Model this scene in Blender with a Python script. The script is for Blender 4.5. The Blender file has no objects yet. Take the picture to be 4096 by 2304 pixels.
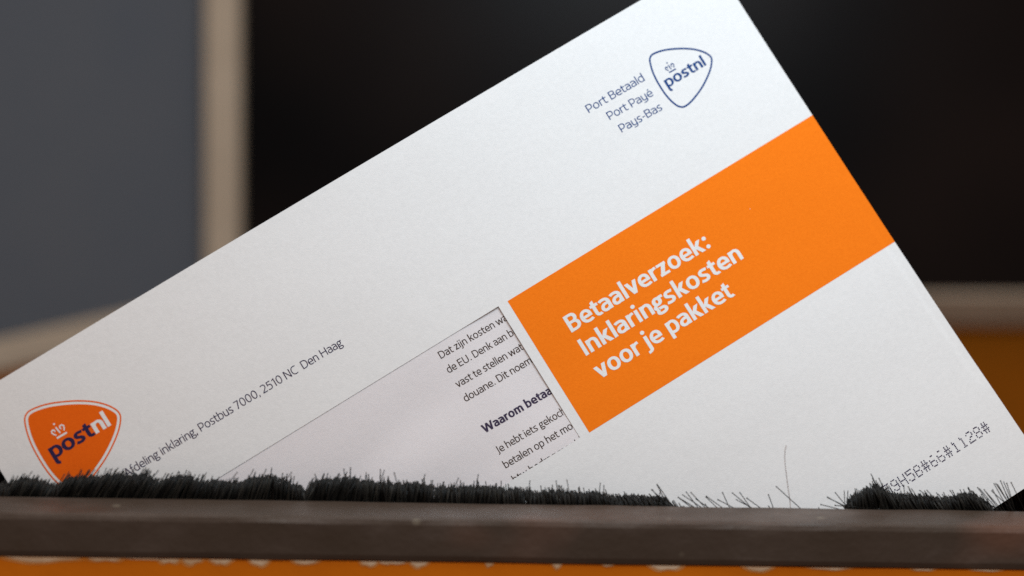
import bpy, math, random
from mathutils import Matrix, Vector
from mathutils.noise import noise as pnoise

random.seed(11)
scene = bpy.context.scene
MM = 0.001

# ------------------------------------------------------------------ camera
PITCH = math.radians(12.0)
CAM = Vector((0.0, -0.550181, 0.172390))
cam_data = bpy.data.cameras.new("camera")
cam = bpy.data.objects.new("camera", cam_data)
scene.collection.objects.link(cam)
cam.location = CAM
cam.rotation_euler = (math.pi / 2 - PITCH, 0, 0)
cam_data.sensor_width = 36.0
cam_data.lens = 80.0
cam_data.clip_start = 0.02
cam_data.clip_end = 50.0
cam_data.dof.use_dof = True
cam_data.dof.focus_distance = 0.590
cam_data.dof.aperture_fstop = 4.3
scene.camera = cam

# ------------------------------------------------------------------ light
world = bpy.data.worlds.new("World")
scene.world = world
world.use_nodes = True
bg = world.node_tree.nodes["Background"]
bg.inputs[0].default_value = (1.0, 0.76, 0.63, 1)
bg.inputs[1].default_value = 0.225


def area(name, loc, target, size, power, col):
    d = bpy.data.lights.new(name, 'AREA')
    d.shape = 'RECTANGLE'
    d.size, d.size_y = size
    d.energy = power
    d.color = col
    o = bpy.data.objects.new(name, d)
    scene.collection.objects.link(o)
    o.location = loc
    o.rotation_euler = (Vector(target) - Vector(loc)).to_track_quat('-Z', 'Y').to_euler()
    return o


area("key_light", (0.08, -0.11, 0.33), (0.03, 0.03, 0.08), (0.16, 0.16), 0.80, (0.75, 1.0, 1.16))  # cool key lamp close above right, placed for the gradient across the paper
area("fill_light", (-0.10, -0.50, 1.20), (0.0, 0.05, 0.0), (1.1, 1.1), 8.6, (1.0, 0.77, 0.635))  # warm overhead fill, added to lift the envelope and bar top; source unseen

vs = scene.view_settings
vs.view_transform = 'Standard'
vs.look = 'None'
vs.exposure = 0.0
vs.gamma = 1.0
vs.use_curve_mapping = False
scene.cycles.use_denoising = False


# ------------------------------------------------------------------ helpers
def obj(name, verts, faces, mat, parent=None, smooth=False):
    me = bpy.data.meshes.new(name)
    me.from_pydata([tuple(v) for v in verts], [], faces)
    me.update()
    if smooth:
        for p in me.polygons:
            p.use_smooth = True
    me.materials.append(mat)
    o = bpy.data.objects.new(name, me)
    scene.collection.objects.link(o)
    if parent is not None:
        o.parent = parent
    return o


def thing(name, label, cat, matrix=None, loc=(0, 0, 0)):
    o = bpy.data.objects.new(name, None)
    scene.collection.objects.link(o)
    if matrix is not None:
        o.matrix_world = matrix
    else:
        o.location = loc
    o.empty_display_size = 0.02
    o["label"] = label
    o["category"] = cat
    return o


def new_mat(name, col, rough=0.6, spec=0.5):
    m = bpy.data.materials.new(name)
    m.use_nodes = True
    b = m.node_tree.nodes["Principled BSDF"]
    b.inputs["Base Color"].default_value = (*col, 1)
    b.inputs["Roughness"].default_value = rough
    b.inputs["Specular IOR Level"].default_value = spec
    return m, m.node_tree, b


def noise_node(nt, scale, detail=4, rough=0.55, coord='Object', stretch=None):
    tc = nt.nodes.new("ShaderNodeTexCoord")
    n = nt.nodes.new("ShaderNodeTexNoise")
    n.inputs["Scale"].default_value = scale
    n.inputs["Detail"].default_value = detail
    n.inputs["Roughness"].default_value = rough
    src = tc.outputs[coord]
    if stretch:
        mp = nt.nodes.new("ShaderNodeMapping")
        mp.inputs["Scale"].default_value = stretch
        nt.links.new(src, mp.inputs[0])
        src = mp.outputs[0]
    nt.links.new(src, n.inputs["Vector"])
    return n


def mottled(nt, bsdf, stops, scale, detail=4, stretch=None, rough=0.55):
    n = noise_node(nt, scale, detail, rough, stretch=stretch)
    r = nt.nodes.new("ShaderNodeValToRGB")
    els = r.color_ramp.elements
    while len(els) < len(stops):
        els.new(0.5)
    for e, (p, c) in zip(els, stops):
        e.position = p
        e.color = (*c, 1)
    nt.links.new(n.outputs["Fac"], r.inputs[0])
    nt.links.new(r.outputs[0], bsdf.inputs["Base Color"])
    return r


def add_bump(nt, bsdf, layers):
    prev = None
    for scale, detail, strength, dist in layers:
        n = noise_node(nt, scale, detail)
        b = nt.nodes.new("ShaderNodeBump")
        b.inputs["Strength"].default_value = strength
        b.inputs["Distance"].default_value = dist
        nt.links.new(n.outputs["Fac"], b.inputs["Height"])
        if prev:
            nt.links.new(prev.outputs[0], b.inputs["Normal"])
        prev = b
    nt.links.new(prev.outputs[0], bsdf.inputs["Normal"])


PAPER_BUMP = [(2600, 3, 0.35, 0.00010), (260, 3, 0.25, 0.00022)]


def paper_mat(name, a, b_, rough=0.8, scale=900):
    m, nt, b = new_mat(name, a, rough, 0.12)
    mottled(nt, b, [(0.3, a), (0.7, b_)], scale, 5)
    add_bump(nt, b, PAPER_BUMP)
    return m


M_paper = paper_mat("white_paper", (0.775, 0.77, 0.765), (0.815, 0.81, 0.805))
M_letter = paper_mat("letter_paper", (0.83, 0.805, 0.815), (0.855, 0.83, 0.84))
M_orange = paper_mat("orange_print", (0.90, 0.190, 0.006), (0.96, 0.212, 0.008), 0.85, 1500)
M_badge = paper_mat("orange_emblem_print", (0.80, 0.120, 0.004), (0.85, 0.135, 0.005), 0.85, 1500)
M_blue = new_mat("blue_print", (0.001, 0.046, 0.20), 0.7, 0.25)[0]
M_navy = new_mat("navy_print", (0.022, 0.012, 0.06), 0.7, 0.25)[0]
M_brown = new_mat("brown_black_print", (0.040, 0.022, 0.016), 0.7, 0.25)[0]
M_dots = new_mat("dot_matrix_ink", (0.035, 0.025, 0.07), 0.7, 0.25)[0]

# bristles
M_bristle, nt, b = new_mat("black_bristle", (0.016, 0.014, 0.012), 0.5, 0.22)
at = nt.nodes.new("ShaderNodeAttribute"); at.attribute_name = "strand"
rp = nt.nodes.new("ShaderNodeValToRGB")
rp.color_ramp.elements[0].color = (0.003, 0.0028, 0.0025, 1)
rp.color_ramp.elements[1].color = (0.032, 0.029, 0.024, 1)
em = rp.color_ramp.elements.new(0.55); em.color = (0.008, 0.0074, 0.0065, 1)
nt.links.new(at.outputs["Fac"], rp.inputs[0])
nt.links.new(rp.outputs[0], b.inputs["Base Color"])
M_hair, nt, b = new_mat("brown_hair", (0.20, 0.095, 0.06), 0.5, 0.3)

# weathered brown metal
M_metal, nt, b = new_mat("weathered_brown_metal", (0.1, 0.08, 0.07), 0.5, 0.4)
n1 = noise_node(nt, 45, 6, 0.65, stretch=(0.45, 1, 1))
r1 = nt.nodes.new("ShaderNodeValToRGB")
els = r1.color_ramp.elements
els[0].position, els[0].color = 0.30, (0.044, 0.028, 0.017, 1)
els[1].position, els[1].color = 0.72, (0.104, 0.079, 0.065, 1)
e = els.new(0.52); e.color = (0.060, 0.041, 0.030, 1)
nt.links.new(n1.outputs["Fac"], r1.inputs[0])
n2 = noise_node(nt, 19, 3, 0.5, stretch=(0.6, 1, 1))
r2 = nt.nodes.new("ShaderNodeValToRGB")
els = r2.color_ramp.elements
els[0].position, els[0].color = 0.62, (0, 0, 0, 1)
els[1].position, els[1].color = 0.75, (0.75, 0.75, 0.75, 1)
nt.links.new(n2.outputs["Fac"], r2.inputs[0])
mx = nt.nodes.new("ShaderNodeMix"); mx.data_type = 'RGBA'
nt.links.new(r2.outputs[0], mx.inputs["Factor"])
nt.links.new(r1.outputs[0], mx.inputs["A"])
mx.inputs["B"].default_value = (0.135, 0.062, 0.038, 1)
vo = nt.nodes.new("ShaderNodeTexVoronoi")
vo.inputs["Scale"].default_value = 85
tc = nt.nodes.new("ShaderNodeTexCoord")
nt.links.new(tc.outputs["Object"], vo.inputs["Vector"])
r3 = nt.nodes.new("ShaderNodeValToRGB")
els = r3.color_ramp.elements
els[0].position, els[0].color = 0.06, (0.55, 0.55, 0.55, 1)
els[1].position, els[1].color = 0.12, (0, 0, 0, 1)
nt.links.new(vo.outputs["Distance"], r3.inputs[0])
mx2 = nt.nodes.new("ShaderNodeMix"); mx2.data_type = 'RGBA'
nt.links.new(r3.outputs[0], mx2.inputs["Factor"])
nt.links.new(mx.outputs["Result"], mx2.inputs["A"])
mx2.inputs["B"].default_value = (0.18, 0.15, 0.11, 1)
nt.links.new(mx2.outputs["Result"], b.inputs["Base Color"])
add_bump(nt, b, [(500, 4, 0.4, 0.0004)])

# orange paint on wood, primer chips
M_paint, nt, b = new_mat("orange_wood_paint", (0.5, 0.15, 0.01), 0.6, 0.15)
mottled(nt, b, [(0.3, (0.60, 0.150, 0.002)), (0.7, (0.70, 0.185, 0.003))], 30, 4)
add_bump(nt, b, [(200, 4, 0.3, 0.0005)])
M_primer, nt, b = new_mat("bare_primer", (0.7, 0.55, 0.4), 0.8, 0.2)
mottled(nt, b, [(0.3, (0.54, 0.33, 0.17)), (0.68, (0.74, 0.59, 0.43))], 120, 4)
M_worn, nt, b = new_mat("worn_orange_paint", (0.6, 0.3, 0.1), 0.8, 0.15)
mottled(nt, b, [(0.3, (0.60, 0.22, 0.035)), (0.7, (0.68, 0.34, 0.13))], 120, 4)
M_wallpaint, nt, b = new_mat("dimmed_orange_panel_paint", (0.2, 0.06, 0.01), 0.7, 0.08)
mottled(nt, b, [(0.3, (0.22, 0.066, 0.0012)), (0.7, (0.27, 0.080, 0.0018))], 20, 4)  # orange darkened in the colour to stand for weaker light behind
M_cream, nt, b = new_mat("cream_frame_paint", (0.4, 0.34, 0.26), 0.6, 0.3)
mottled(nt, b, [(0.3, (0.40, 0.34, 0.26)), (0.7, (0.46, 0.395, 0.305))], 30, 4)  # cream toned down in the colour too, for the dimmer background
M_grey, nt, b = new_mat("frosted_grey_glass", (0.1, 0.11, 0.125), 0.7, 0.3)
mottled(nt, b, [(0.3, (0.080, 0.097, 0.122)), (0.7, (0.094, 0.108, 0.128))], 14, 3)
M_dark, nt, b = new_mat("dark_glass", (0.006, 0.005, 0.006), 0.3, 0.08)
mottled(nt, b, [(0.35, (0.0022, 0.0020, 0.0025)), (0.68, (0.0150, 0.0095, 0.0080))], 5, 2)  # broad brownish blotches painted into the colour as reflections in the glass

# address window film
M_film = bpy.data.materials.new("window_film")
M_film.use_nodes = True
nt = M_film.node_tree
nt.nodes.clear()
out = nt.nodes.new("ShaderNodeOutputMaterial")
tr = nt.nodes.new("ShaderNodeBsdfTransparent")
tr.inputs[0].default_value = (0.985, 0.98, 0.983, 1)
gl = nt.nodes.new("ShaderNodeBsdfGlossy")
gl.inputs["Roughness"].default_value = 0.24
gl.inputs["Color"].default_value = (1, 1, 1, 1)
mix = nt.nodes.new("ShaderNodeMixShader")
mix.inputs[0].default_value = 0.07
nt.links.new(tr.outputs[0], mix.inputs[1])
nt.links.new(gl.outputs[0], mix.inputs[2])
nt.links.new(mix.outputs[0], out.inputs[0])
nn = noise_node(nt, 24, 1, 0.4, stretch=(0.35, 1, 1))
bp = nt.nodes.new("ShaderNodeBump")
bp.inputs["Strength"].default_value = 0.6
bp.inputs["Distance"].default_value = 0.004
nt.links.new(nn.outputs["Fac"], bp.inputs["Height"])
nt.links.new(bp.outputs[0], gl.inputs["Normal"])


def box(verts, faces, pts8):
    k = len(verts)
    verts.extend(pts8)
    for f in ((0, 3, 2, 1), (4, 5, 6, 7), (0, 1, 5, 4), (1, 2, 6, 5), (2, 3, 7, 6), (3, 0, 4, 7)):
        faces.append(tuple(k + i for i in f))


def add_bevel(o, w, seg=3):
    md = o.modifiers.new("bevel", 'BEVEL')
    md.width = w
    md.segments = seg
    md.limit_method = 'ANGLE'


# ------------------------------------------------------------------ background: window behind
WD = 0.920
WS = MM * 0.920 / 0.770          # the window was measured for 0.77 m
wmat = Matrix.Translation(CAM) @ Matrix.Rotation(-PITCH, 4, 'X') @ Matrix.Translation((0, WD, 0))
# local axes: x right, y away, z up; centre of the picture at the origin


def wbox(name, mat, parent, x0, x1, y0, y1, z0, z1, bev=0.0012):
    v, f = [], []
    box(v, f, [(x0 * WS, y0 * WS, z0 * WS), (x1 * WS, y0 * WS, z0 * WS), (x1 * WS, y1 * WS, z0 * WS), (x0 * WS, y1 * WS, z0 * WS),
               (x0 * WS, y0 * WS, z1 * WS), (x1 * WS, y0 * WS, z1 * WS), (x1 * WS, y1 * WS, z1 * WS), (x0 * WS, y1 * WS, z1 * WS)])
    o = obj(name, v, f, mat, parent)
    if bev:
        add_bevel(o, bev)
    return o


def slab(name, mat, parent, pts, y_back, bev=0.0):
    """prism: front polygon points (x, y, z) in mm, pushed back by y_back mm"""
    n = len(pts)
    v = [(x * WS, y * WS, z * WS) for x, y, z in pts] + [(x * WS, (y + y_back) * WS, z * WS) for x, y, z in pts]
    f = [tuple(range(n)), tuple(range(2 * n - 1, n - 1, -1))]
    f += [(i, i + n, (i + 1) % n + n, (i + 1) % n) for i in range(n)]
    o = obj(name, v, f, mat, parent)
    if bev:
        add_bevel(o, bev)
    return o


win = thing("window", "blurred dark window with cream frame and a grey left pane behind the envelope", "window", matrix=wmat)
wbox("mullion", M_cream, win, -103.4, -91.6, -4, 14, -1.5, 420)
v, f = [], []
prof = [(-9.5, -1.7), (-9.5, -3.2), (1.5, -12.6), (14, -12.6), (14, -1.7)]       # bevelled under, shaped so its face looks down and catches less light
for x in (-103.4, 420):
    v += [(x * WS, y * WS, z * WS) for y, z in prof]
f = [(0, 1, 2, 3, 4), (9, 8, 7, 6, 5)] + [(i, 5 + i, 5 + (i + 1) % 5, (i + 1) % 5) for i in range(5)]
add_bevel(obj("window_rail", v, f, M_cream, win), 0.002)
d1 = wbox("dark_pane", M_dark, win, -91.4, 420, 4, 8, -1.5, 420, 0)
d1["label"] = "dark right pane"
# left casement, swung towards the viewer: pane and sloping bottom rail
def lx(t): return -103.6 - 63.0 * t
def ly(t): return 0.0 - 30.0 * t
def lz(t): return -1.6 - 14.6 * t
g1 = slab("grey_pane", M_grey, win, [(lx(0), ly(0) + 3, lz(0)), (lx(0), ly(0) + 3, 420), (lx(3), ly(3) + 3, 420), (lx(3), ly(3) + 3, lz(3))], 4)
g1["label"] = "grey frosted left pane"
slab("casement_rail", M_cream, win, [(lx(0), ly(0), lz(0) - 0.2), (lx(3), ly(3), lz(3) - 0.2), (lx(3), ly(3), lz(3) - 12.4), (lx(0), ly(0), lz(0) - 11)], 9, 0.002)
wall = thing("panelling", "orange painted panel, colour darkened for dim light, below the blurred cream window rail", "panel", matrix=wmat)
wbox("panel_board", M_wallpaint, wall, -420, 420, 6, 22, -520, -12.8, 0.001)
slab("panel_board", M_wallpaint, wall, [(lx(0) , ly(0) + 2, lz(0) - 11.4), (lx(3), ly(3) + 2, lz(3) - 12.8), (lx(3), ly(3) + 2, -300), (lx(0), ly(0) + 2, -300)], 3)

# ------------------------------------------------------------------ mail slot: bars on an orange board
A0 = Vector((-128.25, -3.46, 2.98)); A1 = Vector((130.05, 3.44, -3.06))
bx = (A1 - A0).normalized()
by = (Vector((0, 0, 1)).cross(bx)).normalized()      # away from the viewer
bz = bx.cross(by).normalized()
B0 = (A0 + A1) / 2
bar_m = Matrix(((bx.x, by.x, bz.x, B0.x * MM), (bx.y, by.y, bz.y, B0.y * MM), (bx.z, by.z, bz.z, B0.z * MM), (0, 0, 0, 1)))

BAR_D, BAR_H = 14.2, 11.0
board = thing("letterbox_board", "orange painted board with chipped pale edge under the brown slot frame", "letterbox", matrix=bar_m)
slot = thing("letter_slot", "brown weathered metal letter slot frame with black brush bristles", "letter slot", matrix=bar_m)
XL = 240


def worn_bar(name, y0, y1, z0, z1, mat, parent, bev):
    """long bar with slightly uneven edges: cross-section rings along x"""
    v, f = [], []
    n = 120
    ring = [(y0, z0 + bev), (y0, z1 - bev), (y0 + bev * .3, z1 - bev * .3), (y0 + bev, z1), (y1 - bev * .5, z1), (y1, z1 - bev * .5), (y1, z0), (y0 + bev * .4, z0)]
    k = len(ring)
    for i in range(n + 1):
        x = -XL + 2 * XL * i / n
        for j, (y, z) in enumerate(ring):
            q = Vector((x * .06, y * .3, z * .3 + j))
            v.append((x * MM, (y + .22 * pnoise(q)) * MM, (z + .22 * pnoise(q + Vector((9, 4, 2)))) * MM))
    for i in range(n):
        for j in range(k):
            a, b_ = i * k + j, i * k + (j + 1) % k
            f.append((a, b_, b_ + k, a + k))
    f.append(tuple(range(k - 1, -1, -1)))
    f.append(tuple(n * k + j for j in range(k)))
    return obj(name, v, f, mat, parent)


worn_bar("frame_bar", -BAR_D, 0, -BAR_H, 0, M_metal, slot, 1.5)
worn_bar("frame_bar", 26, 26 + BAR_D, -BAR_H, 0, M_metal, slot, 0.9)
for sx in (-1, 1):
    v, f = [], []
    xa, xb = sorted((sx * (XL + .1), sx * (XL + 14)))
    box(v, f, [(x * MM, y * MM, z * MM) for z in (-BAR_H, 0) for x, y in ((xa, -BAR_D), (xb, -BAR_D), (xb, 26 + BAR_D), (xa, 26 + BAR_D))])
    add_bevel(obj("frame_bar", v, f, M_metal, slot), 0.0008)


def lbox(name, mat, parent, x0, x1, y0, y1, z0, z1, bev=0.0005):
    v, f = [], []
    box(v, f, [(x * MM, y * MM, z * MM) for z in (z0, z1) for x, y in ((x0, y0), (x1, y0), (x1, y1), (x0, y1))])
    o = obj(name, v, f, mat, parent)
    add_bevel(o, bev)
    return o


ZB = -BAR_H - .35
lbox("front_panel", M_paint, board, -XL - 30, XL + 30, -BAR_D + .9, -1.5, -330, ZB)
lbox("front_panel", M_paint, board, -XL - 30, XL + 30, 28, 26 + BAR_D - 1, -330, ZB)

# chipped primer: flat irregular patches just proud of the board's front face
def chip(cx, w, h, seed):
    """src-pixel centre and width -> irregular patch along the top of the front board"""
    x = (cx - 2048) * 558 / 9102.
    ww = w * 558 / 9102. / 2
    n = 26
    up, lo = [], []
    for i in range(n + 1):
        t = -1 + 2 * i / n
        e = max(0.0, 1 - abs(t) ** 2.4)
        dz = h * e * (0.80 + .45 * pnoise(Vector((t * 1.5, seed * 3.7, 1.3))))
        up.append((x + ww * t, 0.0)); lo.append((x + ww * t, -max(0.02, dz)))
    return up, lo


# worn thin paint round each chip, then the bare primer in its middle
chips = [(150, 420, 2.6, 1), (395, 190, 1.7, 15), (655, 120, 2.6, 2), (745, 110, 2.9, 3), (860, 125, 2.7, 4), (1015, 105, 2.6, 5), (1200, 130, 2.1, 6),
         (1455, 90, 2.6, 7), (1520, 70, 1.3, 8), (1560, 120, 1.2, 16), (1655, 95, 2.9, 9), (1940, 45, 2.2, 10), (2213, 48, 2.3, 11), (2420, 60, 0.9, 17),
         (2655, 165, 2.6, 12), (3030, 150, 2.1, 13), (3320, 210, 1.1, 14), (3700, 120, 1.0, 18), (3960, 160, .9, 19), (560, 260, .8, 20)]
for nm, mt, kw, kh, up_y in (("worn_edge", M_worn, 1.0, .78, .06), ("chipped_edge", M_primer, .74, .5, .16)):
    v, f = [], []
    for cx, w, h, sd in chips:
        up, lo = chip(cx, w * kw, h * kh, sd)
        k = len(v)
        yy = (-BAR_D + .9 - up_y - .004 * (sd % 9)) * MM
        for (xa, za), (xb, zb) in zip(up, lo):
            v.append((xa * MM, yy, (ZB - .05 + za) * MM)); v.append((xb * MM, yy, (ZB - .05 + zb) * MM))
        for i in range(len(up) - 1):
            f.append((k + 2 * i, k + 2 * i + 1, k + 2 * i + 3, k + 2 * i + 2))
    obj(nm, v, f, mt, board)

# ------------------------------------------------------------------ envelope surface
EX = Vector((0.847076, 0.218525, 0.484468)); EY = Vector((-0.527257, 0.230955, 0.817716)); EZ = Vector((0.066801, -0.948107, 0.310856))
EO = Vector((54.043, 60.251, 133.612))          # top right corner, mm
OX, OY = 114.5, 162.0                            # local origin: middle of the bottom edge
orgw = (EO - OX * EX - OY * EY) * MM
env_m = Matrix(((EX.x, EY.x, EZ.x, orgw.x), (EX.y, EY.y, EZ.y, orgw.y), (EX.z, EY.z, EZ.z, orgw.z), (0, 0, 0, 1)))


def sstep(a, b, x):
    t = min(1, max(0, (x - a) / (b - a)))
    return t * t * (3 - 2 * t)


def bend(x, y):
    u, w = (x + 115) / 100, (y + 81) / 100
    h = -2.433 * u * u - 5.28 * u * w + 4.101 * w * w
    h += .45 * pnoise(Vector((x * .020, y * .028, 3.1))) + .11 * pnoise(Vector((x * .045, y * .06, 8.1))) + .035 * pnoise(Vector((x * .12, y * .14, 5.5)))
    # the flap's hidden seam lets the paper drop along the right edge
    h -= .22 * sstep(-3.4, -1.9, x + .012 * (y + 110)) * sstep(-138, -124, y) * (1 - sstep(-96, -70, y))
    # the contents press through softly
    h += .05 * sstep(-14, -9, -abs(x + 9 + .05 * y)) * sstep(-130, -90, y) * (1 - sstep(-60, -30, y))
    return h


def S(x, y, h=0.0):
    return ((x + OX) * MM, (y + OY) * MM, (bend(x, y) + h) * MM)


def Ssheet(x, y, h=0.0):
    rec = .10 + .05 * sstep(-90, -52, y) + .38 * sstep(-114, -100, x) * sstep(-92, -75, y)
    # the sheet dips and swells softly behind the film
    u = y + 68 - .16 * (x + 160)
    rec += .55 * math.exp(-(u / 6.5) ** 2) * sstep(-215, -190, x) * sstep(-112, -134, x)
    rec += .30 * math.exp(-((u + 21) / 6.0) ** 2) * sstep(-100, -128, x)
    rec = max(rec, .09)
    return ((x + OX) * MM, (y + OY) * MM, (bend(x, y) - rec + h) * MM)


env = thing("envelope", "white window envelope with orange band and emblems stuck in the brush slot", "envelope", matrix=env_m)
W, H = 229.0, 162.0
WX0, WX1, WY0, WY1 = -199.0, -99.04, -90.0, -49.9


def lin(a, b, step):
    n = max(1, int(round((b - a) / step)))
    return [a + (b - a) * i / n for i in range(n)]


xs = lin(-W, WX0, 1.5) + lin(WX0, WX1, 1.5) + lin(WX1, -8, 1.5) + lin(-8, 0, .4) + [0.0]
ys = lin(-H, WY0, 1.5) + lin(WY0, WY1, 1.5) + lin(WY1, 0, 1.5) + [0.0]
nx, ny = len(xs), len(ys)
v, f = [], []
for y in ys:
    for x in xs:
        v.append(S(x, y))
for j in range(ny - 1):
    for i in range(nx - 1):
        cx, cy = (xs[i] + xs[i + 1]) / 2, (ys[j] + ys[j + 1]) / 2
        if WX0 < cx < WX1 and WY0 < cy < WY1:
            continue
        f.append((j * nx + i, j * nx + i + 1, (j + 1) * nx + i + 1, (j + 1) * nx + i))
obj("paper_face", v, f, M_paper, env, True)
v, f = [], []
for y in ys:
    for x in xs:
        d = min(-x, x + W, -y, y + H)
        v.append(S(x, y, -(.25 + 2.4 * sstep(-6, 16, d) - 2.4 * sstep(-6, 16, 0))))
for j in range(ny - 1):
    for i in range(nx - 1):
        f.append((j * nx + i, (j + 1) * nx + i, (j + 1) * nx + i + 1, j * nx + i + 1))
# folded rim
rim = [(i, 0) for i in range(nx)] + [(nx - 1, j) for j in range(1, ny)] + [(i, ny - 1) for i in range(nx - 2, -1, -1)] + [(0, j) for j in range(ny - 2, 0, -1)]
k = len(v)
for i, j in rim:
    v.append(S(xs[i], ys[j], 0.0))
for q in range(len(rim)):
    (i, j), (i2, j2) = rim[q], rim[(q + 1) % len(rim)]
    f.append((j * nx + i, j2 * nx + i2, k + (q + 1) % len(rim), k + q))
obj("paper_back", v, f, M_paper, env, True)


def patch(name, x0, x1, y0, y1, h, mat, parent, fn, step=1.5, smooth=True, xsv=None):
    xv = xsv or (lin(x0, x1, step) + [x1]); yv = lin(y0, y1, step) + [y1]
    v = [fn(x, y, h) for y in yv for x in xv]
    n = len(xv)
    f = [(j * n + i, j * n + i + 1, (j + 1) * n + i + 1, (j + 1) * n + i) for j in range(len(yv) - 1) for i in range(n - 1)]
    return obj(name, v, f, mat, parent, smooth)


patch("address_window", WX0 - 4, WX1 + 4, WY0 - 4, WY1 + 4, -.03, M_film, env, S)

# ------------------------------------------------------------------ stroke lettering
CAP, XH, ASC, DESC = 700.0, 512.0, 748.0, -190.0
K = 0.60


def path(*cmds):
    """('M',x,y) ('L',x,y) ('h',x,y) quarter arc leaving horizontally, ('v',x,y) leaving vertically, ('C',6 numbers)"""
    pts = []
    cur = None
    for c in cmds:
        t = c[0]
        if t == 'M':
            cur = (c[1], c[2]); pts = [cur]
        elif t == 'L':
            cur = (c[1], c[2]); pts.append(cur)
        else:
            if t == 'h':
                e = (c[1], c[2]); a = (cur[0] + K * (e[0] - cur[0]), cur[1]); b_ = (e[0], e[1] - K * (e[1] - cur[1]))
            elif t == 'v':
                e = (c[1], c[2]); a = (cur[0], cur[1] + K * (e[1] - cur[1])); b_ = (e[0] - K * (e[0] - cur[0]), e[1])
            else:
                a, b_, e = (c[1], c[2]), (c[3], c[4]), (c[5], c[6])
            for i in range(1, 9):
                s = i / 8.; q = 1 - s
                pts.append(tuple(q ** 3 * cur[m] + 3 * q * q * s * a[m] + 3 * q * s * s * b_[m] + s ** 3 * e[m] for m in (0, 1)))
            cur = e
    return ('S', pts)


def ell(x0, x1, y0, y1):
    mx_, my_ = (x0 + x1) / 2, (y0 + y1) / 2
    s = path(('M', x1, my_), ('v', mx_, y1), ('h', x0, my_), ('v', mx_, y0), ('h', x1, my_))
    return ('O', s[1][:-1])


def diag(xa, ya, xb, yb_, half):
    """diagonal stroke cut off horizontally at both ends"""
    return ('P', [(xa - half, ya), (xa + half, ya), (xb + half, yb_), (xb - half, yb_)])


def dot(x, y, r):
    return ('P', [(x + r * math.cos(a * math.pi / 6), y + r * math.sin(a * math.pi / 6)) for a in range(12)])


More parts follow.
